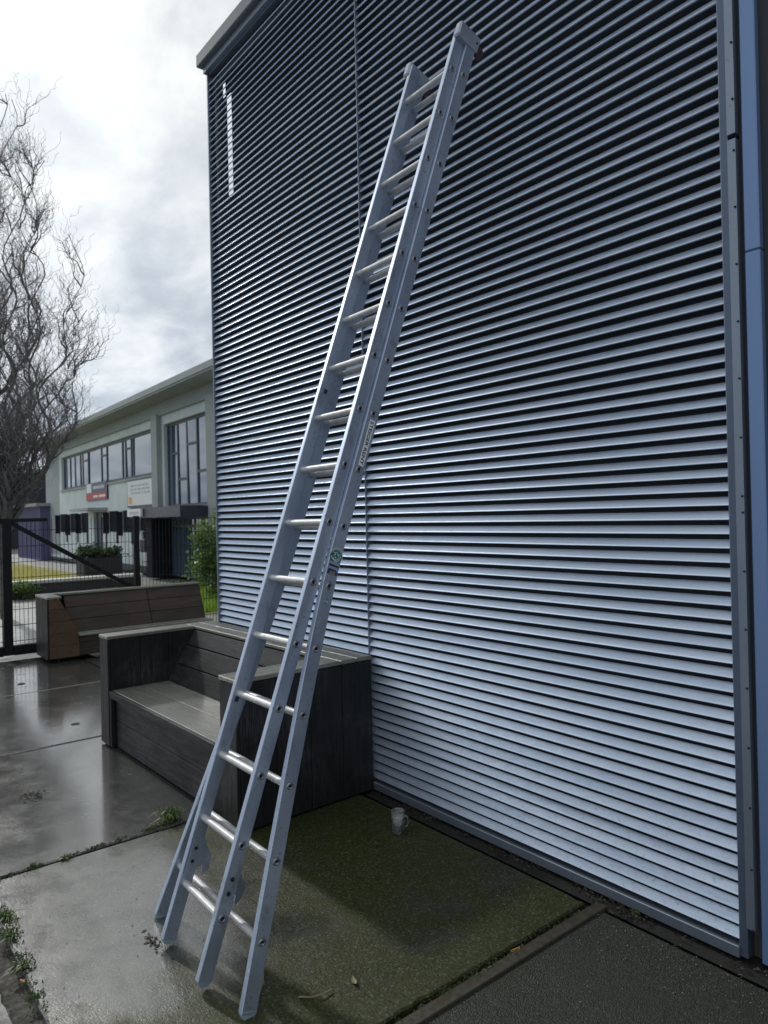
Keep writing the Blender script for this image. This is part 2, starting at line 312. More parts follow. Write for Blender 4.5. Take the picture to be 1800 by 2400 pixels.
# ------------------------------------------------------------------ the ground
def sheet(name, x0, x1, y0, y1, z, mat, parent=None):
    return MB().add([(x0,y0,z),(x1,y0,z),(x1,y1,z),(x0,y1,z)], [(0,1,2,3)]).build(name, mat, parent)
ground = struct(sheet('ground', -1500, 1500, -1500, 1500, -.06, 'yard_paving'))
paving = struct(sheet('slab_bed', -9.72, 2.2, -5.5, 2.74, -.035, 'joint_dirt'))
XJ = [-9.72, -7.75, -5.78, -3.81, -1.84, .13, 2.10]; YJ = [-5.42, -3.42, -1.42, .58, 2.58]
def slab(x0, x1, y0, y1, mat, rim=False):
    g = .012; dz = random.uniform(-.0025, .0025) ; n = 14; t = MB()
    T = Matrix.Translation((0, 0, dz))
    pts = []; c4 = [(x0+g, y0+g), (x1-g, y0+g), (x1-g, y1-g), (x0+g, y1-g)]
    for q in range(4):
        (ax, ay), (bx, by) = c4[q], c4[(q+1) % 4]; k = 48; nx, ny = -(by-ay), bx-ax; ll = math.hypot(nx, ny); nx /= ll; ny /= ll
        for i_ in range(k):
            t_ = i_/k; e_ = abs(random.gauss(0, .0012)) + (random.uniform(.004, .011) if random.random() < .035 else 0)
            pts.append((ax+(bx-ax)*t_+nx*e_, ay+(by-ay)*t_+ny*e_))
    cx_, cy_ = (x0+x1)/2, (y0+y1)/2; nn_ = len(pts); sh = 1-.008
    vs_ = [(x, y, -.034) for x, y in pts] + [(x, y, -.006+dz) for x, y in pts] + [(cx_+(x-cx_)*sh, cy_+(y-cy_)*sh, dz) for x, y in pts]
    fs_ = [(a_*nn_+i_, a_*nn_+(i_+1) % nn_, (a_+1)*nn_+(i_+1) % nn_, (a_+1)*nn_+i_) for a_ in range(2) for i_ in range(nn_)] + [tuple(range(2*nn_, 3*nn_))]
    o = MB().add(vs_, fs_).build('concrete_slab', mat, paving)
    if rim:
        m = MB(); w = .009; a = .0015+dz
        for q in ((x0+g-.001, x0+g+w, y0+g, y1-g), (x1-g-w, x1-g+.001, y0+g, y1-g), (x0+g+w, x1-g-w, y0+g-.001, y0+g+w), (x0+g+w, x1-g-w, y1-g-w, y1-g+.001)):
            m.box(*q, -.03, a)
        m.build('steel_rim', 'steel_rim', o)
    return o
for i in range(len(XJ)-1):
    for j in range(len(YJ)-1):
        x0, x1, y0, y1 = XJ[i], XJ[i+1], YJ[j], YJ[j+1]
        if x1 < -9 and y0 < -2: pass
        near_wall = j == 3
        mt = 'aggregate' if (i >= 4 and near_wall) else ('mossy_concrete' if (i == 3 and near_wall) else 'wet_concrete')
        if j == 2: y1 -= .058
        if i == 3 and near_wall: x1 -= .020
        s = slab(x0, x1, y0, y1, mt)
        if near_wall and i in (0, 1):
            for hx in (-.5, .5):
                MB().lathe([(0,.0012),(.034,.0012),(.037,.0)], ((x0+x1)/2+hx, 1.69, .002), 20).build('lifting_hole', 'hole', s)
# raised worn steel edge at the coarse slab
MB().cbox(-1.838, -1.785, .60, 2.60, -.03, .007, .003).build('edge_strip', 'steel_rim', paving)
struct(sheet('gravel_strip', -9.7, 2.1, 2.592, 2.75, -.012, 'gravel_strip'))

# ------------------------------------------------------------------ louvred building
YT = 2.672; PITCH = .05385; ZL = 1.956
bld = thing('louvred_building', 'building clad in horizontal grey metal louvres that the ladder leans on', 'building', (0,0,0))
core = MB()
def core_slot():
    # dark sheet behind the louvres, left open for the slit near the corner
    y0, y1 = YT+.062, YT+.074; xs = [-5.58, -5.44, -5.375, -5.275, -1.26]; zs = [.0, 4.35, 5.19, 5.32, 5.47]
    for a in range(4):
        for b in range(4):
            slot = (b == 1 and a == 2) or (b == 2 and a == 1)
            if not slot: core.box(xs[a], xs[a+1], y0, y1, zs[b], zs[b+1])
core_slot()
core.build('backing_sheet', 'backing_dark', bld)
MB().box(-4.6, 3.2, 3.4, 12, -.02, 5.4).build('wall_core', 'cornice', bld)
MB().box(-5.58, -5.56, YT+.075, 3.4, 0, 4.2).box(-5.58, -4.6, 3.4, 3.42, 0, 4.2).build('side_panel', 'cornice', bld)
cor = MB().cbox(-5.635, 3.2, YT-.075, YT+.10, 5.505, 5.61, .006)
cor = cor.build('cornice', 'cornice', bld); MB().box(-5.60, 3.2, YT-.03, YT+.09, 5.452, 5.504).build('cornice_lower_band', 'frame', cor)
prof = [(.007,0),(.0,0),(-.0014,.0022),(0,.0048),(.0212,.0340),(.0232,.0344),(.0232,.0332),(.0220,.0328),(.0012,.0043),(.0012,.0012),(.007,.0012)]
def louvre_panel(x0, x1):
    fr = MB()
    fr.cbox(x0-.004, x1+.004, YT-.014, YT+.045, .006, .050, .003)                 # sill
    fr.box(x0, x1, YT+.004, YT+.045, 5.435, 5.452)
    fr.box(x0-.0035, x0-.0005, YT-.001, YT+.05, .051, 5.434); fr.box(x1+.0005, x1+.0035, YT-.001, YT+.05, .051, 5.434)
    panel = fr.build('louvre_panel', 'frame', bld)
    k = 0; zs = []
    z = ZL - math.floor((ZL-.052)/PITCH)*PITCH
    while z + .038 < 5.434: zs.append(z); z += PITCH
    L = x1-x0; me = MB().prism(prof, lambda a, b: (-L/2, a, b), lambda a, b: (L/2, a, b)).mesh('slat', 'louvre')
    for z in zs:
        o = link('slat', me, panel)
        tilt = random.gauss(0, .55)
        if abs(z-.295) < .027 and x0 > -4: tilt = -5.0
        o.location = ((x0+x1)/2, YT, z); o.rotation_euler = (R_(tilt), 0, random.gauss(0, .00025))
    return panel
pl = louvre_panel(-5.565, -3.506); prr = louvre_panel(-3.494, -1.268)
MB().box(-3.5025, -3.4975, YT-.004, YT+.05, .05, 5.45).build('mullion', 'frame', bld)
cs = MB().box(-5.585, -5.5695, YT-.006, YT+.06, .02, 5.45).build('corner_stile', 'frame', bld)
# right-hand edge: two stiles with screws, a gap and a tall blue panel
st1 = MB().box(-1.2635, -1.236, YT-.002, YT+.05, .012, 5.45).build('end_stile', 'frame_blue', bld)
st2 = MB().box(-1.2355, -1.205, YT-.012, YT+.05, .13, 3.035).box(-1.2355, -1.205, YT-.012, YT+.05, 3.055, 5.45).build('screw_stile', 'frame', bld)
for py in (93, 228, 350, 484, 619, 754, 888, 1026, 1163, 1201, 1338, 1473, 1609, 1746, 1884, 2025, 2164):
    z = on_plane(1735, py, 1, YT).z
    MB().lathe([(0,-.005),(.0038,-.004),(.0042,0)], (0,0,0), 10).build('screw', 'hole', st2).matrix_local = Matrix.Translation((-1.211, YT-.0125, z)) @ Matrix.Rotation(R_(-90), 4, 'X')
for k in range(64):
    z = ZL - .0538*36 + .0538*k + .02
    MB().box(-1.2385, -1.2362, YT-.0035, YT-.001, z-.002, z+.002).build('pin', 'hole', st1) if .1 < z < 3.6 else None
MB().box(-1.205, -1.188, YT+.02, YT+.05, .03, 5.45).build('recess_strip', 'backing_dark', bld)
MB().cbox(-1.1885, -1.134, YT+.0, YT+.05, .016, 2.61, .004).cbox(-1.1885, -1.134, YT+.0, YT+.05, 2.612, 5.45, .004).build('blue_panel', 'blue_panel', bld)
MB().box(-1.133, 3.2, YT+.03, YT+.06, .0, 5.45).build('dark_panel', 'backing_dark', bld)

# ------------------------------------------------------------------ ladder
TH = R_(70.43); U = Vector((.0018, math.cos(TH), math.sin(TH))).normalized(); EX = Vector((1, -.0165, .0008)).normalized(); EX = (EX-EX.dot(U)*U).normalized(); NN = U.cross(EX)*-1
if NN.y < 0: NN = -NN
LB = Vector((-2.5889, 1.1429, .2291)); DR = .2524
def LM(): return Matrix(((EX.x,NN.x,U.x,LB.x),(EX.y,NN.y,U.y,LB.y),(EX.z,NN.z,U.z,LB.z),(0,0,0,1)))
def section(name, label, noff, halfw, flare, depth, s_bot, s_top):
    root = thing(name, label, 'ladder'); root.matrix_world = LM() @ Matrix.Translation((0, noff, 0))
    # local frame: x across, y away from the climber, z up the ladder, origin at lowest rung
    def xo(z):
        if not flare: return halfw
        s = z/DR; t = max(0., 5.9-s)
        return halfw + (.034*t - .034*1.5*(1-math.exp(-t/1.5)) if t > 0 else 0.) * 1.17
    s_end = s_bot; s_bot = s_bot+.014; zs = [s_bot] + [k*DR*.5 for k in range(-1, 13)] + [s_top]; zs = sorted(set(z for z in zs if s_bot <= z <= s_top))
    th = .025
    for sg in (1, -1):
        m = MB(); d2 = depth/2; c = .0022
        sec = [(-d2+c, 0), (d2-c, 0), (d2, c), (d2, th-c), (d2-c, th), (-d2+c, th), (-d2, th-c), (-d2, c)]
        vs = []; fs = []; n = len(sec)
        for z in zs: vs += [(sg*(xo(z)-q), p, z) for p, q in sec]
        for i in range(len(zs)-1): fs += [(i*n+k, i*n+(k+1) % n, (i+1)*n+(k+1) % n, (i+1)*n+k) for k in range(n)]
        fs += [tuple(range(n)), tuple(range((len(zs)-1)*n, len(zs)*n))]
        m.add(vs, fs); rail = m.build('rail', 'ladder', root)
        # plastic foot plug, cut level with the ground
        w = xo(s_bot); f = MB(); f.prism([(-d2+.002, s_bot+.01), (-d2+.002, s_bot), (-d2+.006, s_end+.006), (-d2+.014, s_end-.003), (d2-.014, s_end-.003), (d2-.006, s_end+.006), (d2-.002, s_bot), (d2-.002, s_bot+.01)], lambda a, b: (sg*(w-th/2)-.0115, a, b), lambda a, b: (sg*(w-th/2)+.0115, a, b)); f.build('foot_plug', 'foot_plastic', rail)
        for k in range(16):
            z = k*DR; w = xo(z)
            ring = MB().lathe([(.0076,.0),(.0084,.0036),(.0120,.0042),(.0150,.0020),(.0154,0)], (0,0,0), 18).lathe([(.0082,.0005),(.0,.0007)], (0,0,0), 18)
            ring.mi = [0]*(4*18) + [1]*18
            sl = math.atan2(xo(z-.03)-xo(z+.03), .06) if flare else 0
            o = ring.build('rivet', ['rivet','hole'], rail, True)
            o.matrix_local = Matrix.Translation((sg*(w+.0003), 0, z)) @ Matrix.Rotation(sg*R_(90)+sl*sg, 4, 'Y')
    for k in range(16):
        z = k*DR; w = xo(z)-th+.004
        r = .0155; sec = [(math.cos(a)*r*(1.0 if math.cos(a) > 0 else 1), math.sin(a)*r*.92) for a in [i*math.pi/7 for i in range(14)]]
        MB().prism(sec, lambda a, b: (-w, a, z+b), lambda a, b: (w, a, z+b)).build('rung', 'rung', root, False)
    return root, xo
front, xof = section('ladder_section', 'narrow straight aluminium ladder section on the climbing side of the ladder pair', 0, .1805, False, .057, -.226, 15.85*DR)
rear, xor_ = section('ladder_section', 'aluminium ladder section with outward flared feet, stickers on its outer rail', .0602, .1985, True, .060, -.2255, 15.85*DR)
# top caps with wheels, on the rear section
for sg in (1, -1):
    z0, z1 = 15.55*DR, 15.96*DR
    cap = MB().cbox(sg*.1895-.0215, sg*.1895+.0215, -.098, .040, z0+.02, z1, .008)
    cap = cap.build('top_cap', 'cap_plastic', rear)
    MB().lathe([(0,-.012),(.026,-.012),(.030,-.008),(.030,.008),(.026,.012),(0,.012)], (0,0,0), 20).build('roller', 'wheel_red', cap, True).matrix_local = Matrix.Translation((sg*.1895, .052, z1-.06)) @ Matrix.Rotation(R_(90), 4, 'Y')
    MB().lathe([(0,.002),(.005,.002),(.006,0)], (0,0,0), 12).build('bolt', 'hole', cap).matrix_local = Matrix.Translation((sg*.2113, .02, z1-.045)) @ Matrix.Rotation(sg*R_(90), 4, 'Y')
# hook plates at the foot of the front section
for sg in (1, -1):
    poly = [(-.020,.20),(.012,.215),(.030,.205),(.050,.175),(.074,.150),(.080,.120),(.072,.085),(.056,.070),(.050,.085),(.048,.105),(.035,.108),(.025,.095),(.018,.075),(-.020,.068)]
    xx = .1805-.025-.0045
    pl_ = MB().prism([(a, b-.035) for a, b in poly], lambda a, b: (sg*xx, a, b), lambda a, b: (sg*(xx-.004), a, b)).build('hook_plate', 'ladder', front)
    for zz in (.135, .085):
        MB().lathe([(0,.004),(.0065,.004),(.0075,0)], (0,0,0), 12).build('bolt', 'hole', pl_).matrix_local = Matrix.Translation((sg*(xx-.004), -.002, zz)) @ Matrix.Rotation(-sg*R_(90), 4, 'Y')
        MB().lathe([(0,.004),(.0075,.004),(.0085,0)], (0,0,0), 12).build('bolt', 'hole', pl_).matrix_local = Matrix.Translation((sg*.1808, -.002, zz)) @ Matrix.Rotation(sg*R_(90), 4, 'Y')
# stickers on the rear section's right rail (outer face = local +x)
def text_mesh(body, size, bold=0.0):
    cu = bpy.data.curves.new('txt', 'FONT'); cu.body = body; cu.size = size; cu.align_x = 'CENTER'; cu.align_y = 'CENTER'; cu.offset = bold; cu.fill_mode = 'FRONT'
    o = bpy.data.objects.new('txt', cu); C.objects.link(o)
    dg = bpy.context.evaluated_depsgraph_get(); me = bpy.data.meshes.new_from_object(o.evaluated_get(dg))
    bpy.data.objects.remove(o); return me
def face_mat(s, y=0., lift=.0006, ang=0.):
    # x of the sticker runs down the rail, y away from the climber, z outwards
    return Matrix.Translation((xor_(s*DR)+lift, y, s*DR)) @ Matrix(((0,0,1,0),(0,1,0,0),(-1,0,0,0),(0,0,0,1))) @ Matrix.Rotation(ang, 4, 'Z')
def flat(poly, z=0.): return MB().add([(a, b, z) for a, b in poly], [tuple(range(len(poly)))])
def stick(mb, name, mat, parent, mtx): o = mb.build(name, mat, parent); o.matrix_local = mtx; return o
strip = stick(flat([(-.104,-.0135),(.104,-.0135),(.104,.0135),(-.104,.0135)]), 'name_sticker', 'sticker_white', rear, face_mat(7.48, .004)); strip['label'] = 'white sticker reading STEIGER RENT in navy letters'
tm = text_mesh('STEIGER·RENT', .0235, .0007); tm.materials.clear(); tm.materials.append(M['print_navy']); to = link('lettering', tm, strip)
bb = [v.co.x for v in tm.vertices]; sc = .196/(max(bb)-min(bb)); to.matrix_local = Matrix.Translation((0, -.0008, .0005)) @ Matrix.Diagonal((sc, .93, 1, 1))
def circ(r, n=40): return [(r*math.cos(k*2*math.pi/n), r*math.sin(k*2*math.pi/n)) for k in range(n)]
g0 = stick(flat(circ(.0325)), 'round_sticker', 'sticker_white', rear, face_mat(5.50, .0, .0009, R_(-90))); g0['label'] = 'round green sticker with a white rim and white roof lines'
link('green_disc', flat(circ(.0302), .0004).mesh('green_disc', 'sticker_green'), g0)
def strokes(lst, w, z): 
    m = MB()
    for pl2 in lst:
        for a, b in zip(pl2, pl2[1:]):
            a, b = Vector(a), Vector(b); d = (b-a).normalized(); n = Vector((-d.y, d.x))*w/2; e = d*w*.35
            m.add([(*(a-n-e), z), (*(b-n+e), z), (*(b+n+e), z), (*(a+n-e), z)], [(0,1,2,3)])
    return m
lines = [[(-.022,.008),(-.008,.022),(.002,.012)], [(-.016,.002),(.0,.022),(.016,.006)], [(.006,.018),(.020,.012),(.024,.004)], [(-.020,.002),(-.024,-.004)], [(-.010,-.002),(-.012,-.010),(-.006,-.006),(-.004,-.012)], [(.012,-.002),(.006,-.004),(.007,-.012),(.013,-.012)], [(-.003,.008),(.004,.006),(.002,.001)], [(-.002,-.014),(.003,-.016)]]
link('emblem', strokes(lines, .0026, .0008).mesh('emblem', 'sticker_white'), g0)
arc = []
for k in range(13):
    a = R_(200 + k*11.6); p = Vector((math.cos(a), math.sin(a)))*.0255; t_ = Vector((-p.y, p.x)).normalized()*.0013; q = p.normalized()*.0019
    arc += [[tuple(p-t_-q), tuple(p-t_+q)], [tuple(p+t_-q), tuple(p+t_+q)]] if k % 2 else [[tuple(p-q), tuple(p+q)], [tuple(p-t_+q), tuple(p+t_+q)]]
link('rim_lettering', strokes(arc, .0009, .0008).mesh('rim_lettering', 'sticker_white'), g0)
b0 = stick(flat([(-.022,-.020),(-.004,-.026),(.014,-.024),(.018,.026),(-.012,.026),(-.020,.012)]), 'blue_sticker', 'sticker_blue', rear, face_mat(5.20, 0.)); b0['label'] = 'torn blue sticker with faded yellow print'
link('print', strokes([[(-.010,-.012),(-.010,.012)], [(-.003,-.014),(-.003,.014)], [(.005,-.012),(.005,.012)]], .0035, .0005).mesh('print', 'print_yellow'), b0)
stick(flat([(-.006,-.022),(.004,-.026),(.008,.026),(-.004,.026)]), 'sticker_remnant', 'print_navy', rear, face_mat(5.335, 0.))
p0 = stick(flat(circ(.009, 14)), 'pale_sticker', 'sticker_pale', rear, face_mat(4.74, .003)); link('print', strokes([[(.006,-.010),(.010,-.002),(.008,.006)], [(-.002,-.003),(.002,.003)]], .003, .0005).mesh('print', 'print_navy'), p0)
stick(flat([(-.011,-.009),(.012,-.010),(.012,.008),(-.010,.009)]), 'dark_sticker', 'print_navy', front, Matrix.Translation((-.1805+.0256, -.004, 3.02*DR-.03)) @ Matrix(((0,0,1,0),(0,1,0,0),(-1,0,0,0),(0,0,0,1)))
      ); stick(flat([(-.011,-.009),(.012,-.010),(.012,.008),(-.010,.009)]), 'dark_sticker', 'print_navy', front, Matrix.Translation((-.1805+.0256, .004, 8.55*DR)) @ Matrix(((0,0,1,0),(0,1,0,0),(-1,0,0,0),(0,0,0,1))))

# ------------------------------------------------------------------ near bench (against the wall)
def plank(root, name, mat, x0, x1, y0, y1, z0, z1, T=None, c=.004, axis=None):
    """box plank; mesh is laid out along local X so that the grain follows its length"""
    dims = (x1-x0, y1-y0, z1-z0); a = dims.index(max(dims)) if axis is None else axis
    perm = {0:(0,1,2), 1:(1,2,0), 2:(2,0,1)}[a]
    d = [dims[i] for i in perm]; off = random.uniform(-3, 3)
    m = MB().cbox(off-d[0]/2, off+d[0]/2, -d[1]/2, d[1]/2, -d[2]/2, d[2]/2, c)
    o = m.build(name, mat, root)
    cols = [[0]*3 for _ in range(3)]
    for loc, wd in enumerate(perm): cols[wd][loc] = 1
    rot = Matrix(cols).to_4x4(); ctr = Vector(((x0+x1)/2, (y0+y1)/2, (z0+z1)/2)) - rot.to_3x3() @ Vector((off, 0, 0))
    mt = Matrix.Translation(ctr) @ rot
    o.matrix_local = (T @ mt) if T else mt
    return o
bench = thing('timber_bench', 'dark timber box bench with high arms standing against the louvred wall', 'bench', (-5.60, 1.695, 0), .018)
W, D, H = 2.155, .925, .825
J = .003
def near_arm(x0, x1):
    plank(bench, 'arm_post', 'dark_timber', x0, x1, 0, .022, .012, H-.026)
    for inner, xa, xb in ((0, x0, x0+.022), (1, x1-.022, x1)):
        ys = [.024, .25, .475, .70, D]
        for k in range(4): plank(bench, 'arm_board', 'dark_timber', xa, xb, ys[k]+J/2, ys[k+1]-J/2, .010, H-.026)
    plank(bench, 'arm_top_board', 'timber_top_lit', x0-.004, x1+.004, -.004, D-.235, H-.024, H)
near_arm(0, .175); near_arm(W-.185, W)
a0, a1 = .177, W-.187
plank(bench, 'back_top_board', 'timber_top_lit', -.004, W+.004, D-.233, D-.118, H-.024, H)
plank(bench, 'back_top_board', 'timber_top_lit', -.004, W+.004, D-.115, D, H-.024, H)
# reclined back boards
yb0, zb0, yb1, zb1 = .455, .424, .690, H-.026
ang = math.atan2(zb1-zb0, yb1-yb0); ln = math.hypot(zb1-zb0, yb1-yb0)
Tb = Matrix.Translation((0, yb0, zb0)) @ Matrix.Rotation(ang, 4, 'X')
hs = [0, .15, .31, ln]
for k in range(3): plank(bench, 'back_board', 'dark_timber', a0, a1, hs[k]+J, hs[k+1]-J, -.03, 0., Tb)
plank(bench, 'seat_board', 'timber_seat_lit', a0, a1, .030, .255, .400, .424); plank(bench, 'seat_board', 'timber_seat_lit', a0, a1, .259, .470, .400, .424)
plank(bench, 'seat_edge_board', 'dark_timber', a0, a1, .004, .028, .372, .424)
plank(bench, 'front_board', 'dark_timber', a0, a1, .040, .062, .208, .398); plank(bench, 'front_board', 'dark_timber', a0, a1, .040, .062, .014, .204)
plank(bench, 'corner_batten', 'dark_timber', a0, a0+.035, .006, .039, .012, .370)
plank(bench, 'rear_board', 'dark_timber', .024, W-.024, D-.022, D-.001, .02, H-.03)

# ------------------------------------------------------------------ far bench (by the gate)
fb = thing('corner_bench', 'brown timber corner bench with sloped backs standing before the mesh gate', 'bench', (-9.70, 2.17, 0), 0)
BD, BW, BH, SH = .56, 2.12, .79, .31
def slope_back(name_end, y):   # end trapezium boards of the side back, faces +X
    pass
# side back along X (local), cross-section in YZ, its end faces the yard
for k in range(5):
    z0, z1 = .05+k*.148, .05+(k+1)*.148-J
    def yr(z): return .14 + (.36-.14)*max(0., min(1., (BH-.03-z)/(BH-.03-SH)))
    zz0, zz1 = z0, min(z1, BH-.03)
    MB().prism([(.022, zz0), (yr(zz0), zz0), (yr(zz1), zz1), (.022, zz1)], lambda a, b: (BD-.022, a, b), lambda a, b: (BD, a, b)).build('end_board', 'brown_timber_end', fb)
plank(fb, 'end_post', 'dark_timber', BD-.03, BD+.002, 0, .02, .05, BH-.028)
for k in range(3): plank(fb, 'side_board', 'dark_timber', .005+k*.178, .005+(k+1)*.178-J, 0, .020, .04, BH-.028)
MB().prism([(.024, BH-.03), (.14, BH-.03), (.36, SH), (.024, SH)], lambda a, b: (.01, a, b), lambda a, b: (BD-.024, a, b)).build('side_back', 'brown_timber', fb)
plank(fb, 'side_top_board', 'timber_top_lit', 0, BD+.003, -.003, .165, BH-.027, BH)
Tf = Matrix.Translation((.33, 0, SH)) @ Matrix.Rotation(-math.atan2(.20, BH-.03-SH), 4, 'Y')
hl = math.hypot(.20, BH-.03-SH)
for y0, y1 in ((.30, 1.36), (1.363, BW)):
    for k in range(3): plank(fb, 'back_board', 'brown_timber', -.02, 0, y0, y1-J, k*hl/3+J, (k+1)*hl/3, Tf)
plank(fb, 'back_top_board', 'timber_top_lit', .0, .145, .17, BW+.003, BH-.027, BH)
plank(fb, 'rear_board', 'dark_timber', .0, .02, .022, BW, .05, BH-.03)
for x0, x1 in ((.22, .385), (.388, .555)): plank(fb, 'seat_board', 'timber_seat_lit', x0, x1, .362, BW, SH-.024, SH)
for k in range(3): plank(fb, 'front_board', 'brown_timber', BD-.045, BD-.022, .362, BW, .05+k*.078, .05+(k+1)*.078-J)
MB().prism([(.30, SH), (.02, SH), (.02, BH-.03), (.10, BH-.03)], lambda a, b: (a, BW-.024, b), lambda a, b: (a, BW-.002, b)).build('end_board', 'brown_timber', fb)
for cx, cy in ((.48, .14), (.10, .14), (.48, 2.0), (.10, 2.0)):
    MB().lathe([(0,-.011),(.022,-.011),(.025,-.007),(.025,.007),(.022,.011),(0,.011)], (0,0,0), 16).build('caster', 'black_rubber', fb, True).matrix_local = Matrix.Translation((cx, cy, .025)) @ Matrix.Rotation(R_(90), 4, 'X')

# ------------------------------------------------------------------ gate and fence
GX = -9.95
gate = thing('mesh_gate', 'black steel gate with diagonal brace and wire mesh behind the corner bench', 'gate', (GX, 1.85, 0))
MB().cbox(-.05, .05, 0, .105, .03, 1.75, .006).build('post', 'gate_paint', gate)
MB().cbox(-.03, .03, -3.6, -.002, 1.685, 1.755, .005).cbox(-.03, .03, .107, .53, 1.70, 1.745, .005).build('top_rail', 'gate_paint', gate)
MB().cbox(-.05, .05, -3.6, -.002, .025, .145, .006).cbox(-.05, .05, .107, 1.6, .025, .145, .006).build('bottom_beam', 'gate_paint', gate)
br = MB(); a, b = Vector((-.0, .10, 1.69)), Vector((0, 1.63, .75)); dd = (b-a).normalized(); nn = Vector((0, -dd.z, dd.y))*.028
br.add([a-nn+Vector((x,0,0)) for x in (-.02,.02)] + [b-nn+Vector((x,0,0)) for x in (-.02,.02)] + [a+nn+Vector((x,0,0)) for x in (-.02,.02)] + [b+nn+Vector((x,0,0)) for x in (-.02,.02)], [(0,1,3,2),(4,6,7,5),(0,4,5,1),(2,3,7,6),(0,2,6,4),(1,5,7,3)])
br.build('brace', 'gate_paint', gate)
MB().cbox(-.035, .035, 1.655, 1.725, .03, 1.75, .005).build('post', 'gate_paint', gate)
def wires(y0, y1, z0, z1, x):
    m = MB(); r = .0026; y = y0
    while y < y1: m.box(x-r, x+r, y-r, y+r, z0, z1); y += .05
    z = z0+.04
    while z < z1:
        for dx in (-.0085, .003): m.box(x+dx, x+dx+.0055, y0, y1, z-.0035, z+.0035)
        z += .2
    return m
stuff(wires(-3.5, 1.65, .15, 1.74, -.045).build('wire_mesh', 'wire_paint', gate))
fence = thing('mesh_fence', 'black wire mesh fence panel running from the gate post behind the louvred corner', 'fence', (GX, 3.62, 0))
stuff(wires(.0, 4.0, .06, 1.74, 0).build('wire_mesh', 'wire_paint', fence))
for y in (2.45, 4.0): MB().cbox(.008, .06, y-.03, y+.03, 0, 1.78, .004).build('post', 'gate_paint', fence)

# ------------------------------------------------------------------ office building beyond the yard
FO = on_ground(1050*.36166, 800+1520*.36166)
off = thing('office_building', 'pale two-storey office block with flat projecting roof behind the mesh fence', 'building', (FO.x, FO.y, 0), R_(-2))
openings = []
ops_band = (-12.5, -.32, 3.10, 4.54); ops_big = (.40, 3.84, 2.06, 4.53); ops_ent = (.12, 3.84, 0, 1.99)
gw = [(-13.0,-11.6,1.25,2.05,-11.95,-11.62,.83), (-11.2,-9.75,1.25,2.05,-10.1,-9.75,.83), (-9.4,-8.2,1.25,2.05,-8.6,-8.22,.83), (-5.45,-4.25,1.30,2.05,-4.62,-4.27,.90), (-3.82,-2.55,1.29,2.05,-2.92,-2.57,.90), (-2.03,-.74,1.35,2.05,-1.75,-.90,.93)]
openings = [ops_band, ops_big, ops_ent, (-7.45, -5.62, .05, 2.06)] + [g[:4] for g in gw] + [(g[4], g[5], g[6], g[2]) for g in gw]
def wall_cells(x0, x1, z0, z1, y0, y1, ops):
    m = MB(); xs = sorted({x0, x1, *[o[0] for o in ops], *[o[1] for o in ops]}); xs = [x for x in xs if x0 <= x <= x1]
    for a, b in zip(xs, xs[1:]):
        c = (a+b)/2; hol = sorted((max(z0, o[2]), min(z1, o[3])) for o in ops if o[0] < c < o[1]); z = z0
        for h0, h1 in hol:
            if h0 > z+1e-4: m.box(a, b, y0, y1, z, h0)
            z = max(z, h1)
        if z < z1-1e-4: m.box(a, b, y0, y1, z, z1)
    return m
wall_cells(-15.7, 9.0, .0, 5.16, .0, .22, openings).build('wall', 'render_wall', off)
MB().box(-15.7, -12.98, -.004, -.001, .25, 5.0).build('end_wall_facing', 'render_grey', off)
MB().box(-15.6, 9, 1.2, 9, 0, 5.1).build('inner_volume', 'dark_interior', off)
MB().box(-15.75, -15.702, .0, 9, 0, 5.16).build('side_wall', 'render_grey', off)
roof = MB().box(-16.0, 9.2, -.75, 9.2, 5.17, 5.36).build('roof', 'concrete_trim', off)
MB().box(-16.02, 9.2, -.78, -.752, 5.22, 5.385).build('fascia', 'concrete_trim', roof)
MB().box(-15.8, 9, -.10, -.002, 4.80, 5.165).build('lintel_band', 'render_grey', off)
MB().box(-.28, .22, -.16, -.001, .0, 4.85).build('pillar', 'concrete_trim', off); MB().box(3.9, 4.5, -.16, -.001, 0, 4.85).build('pillar', 'concrete_trim', off)
MB().box(-12.6, -.30, -.05, -.002, 3.02, 3.095).build('sill', 'concrete_trim', off)
MB().box(-15.72, -7.5, -.03, -.002, 0, .12).box(-5.6, .1, -.03, -.002, 0, .23).build('plinth', 'plinth', off)
def window(x0, x1, z0, z1, mull, trans=(), name='window', fw=.06):
    """mull: x of mullions; trans: list of (xa, xb, z) transoms"""
    m = MB(); m.box(x0, x1, .10, .16, z0, z0+fw).box(x0, x1, .10, .16, z1-fw, z1)
    for x in [x0+fw/2, *mull, x1-fw/2]: m.box(x-fw/2, x+fw/2, .101, .159, z0+fw, z1-fw)
    for xa, xb, z in trans: m.box(xa, xb, .102, .158, z-.035, z+.035)
    o = m.build(name, 'window_frame_dark', off); xs = [x0, *mull, x1]
    for a, b in zip(xs, xs[1:]): 
        pn = MB().box(a-(a+b)/2, b-(a+b)/2, -.004, .004, (z0-z1)/2, (z1-z0)/2).build('pane', 'far_glass', o); pn.location = ((a+b)/2, .131, (z0+z1)/2); pn.rotation_euler = (R_(random.gauss(0,.35)), 0, R_(random.gauss(0,.5)))
    return o
window(-12.5, -.32, 3.10, 4.54, [-11.4,-10.59,-9.7,-9.33,-8.5,-6.62,-5.91,-4.02,-3.67,-3.04,-2.83,-.75], [(-9.33,-8.5,4.15),(-6.62,-5.91,4.15),(-3.67,-3.04,4.15)], fw=.09)
window(.40, 3.84, 2.06, 4.53, [.78,1.22,1.93,2.66,3.40], [(.78,1.22,3.62),(1.22,1.93,2.85),(1.93,2.66,3.80),(2.66,3.40,3.0),(3.40,3.84,3.95)], fw=.08)
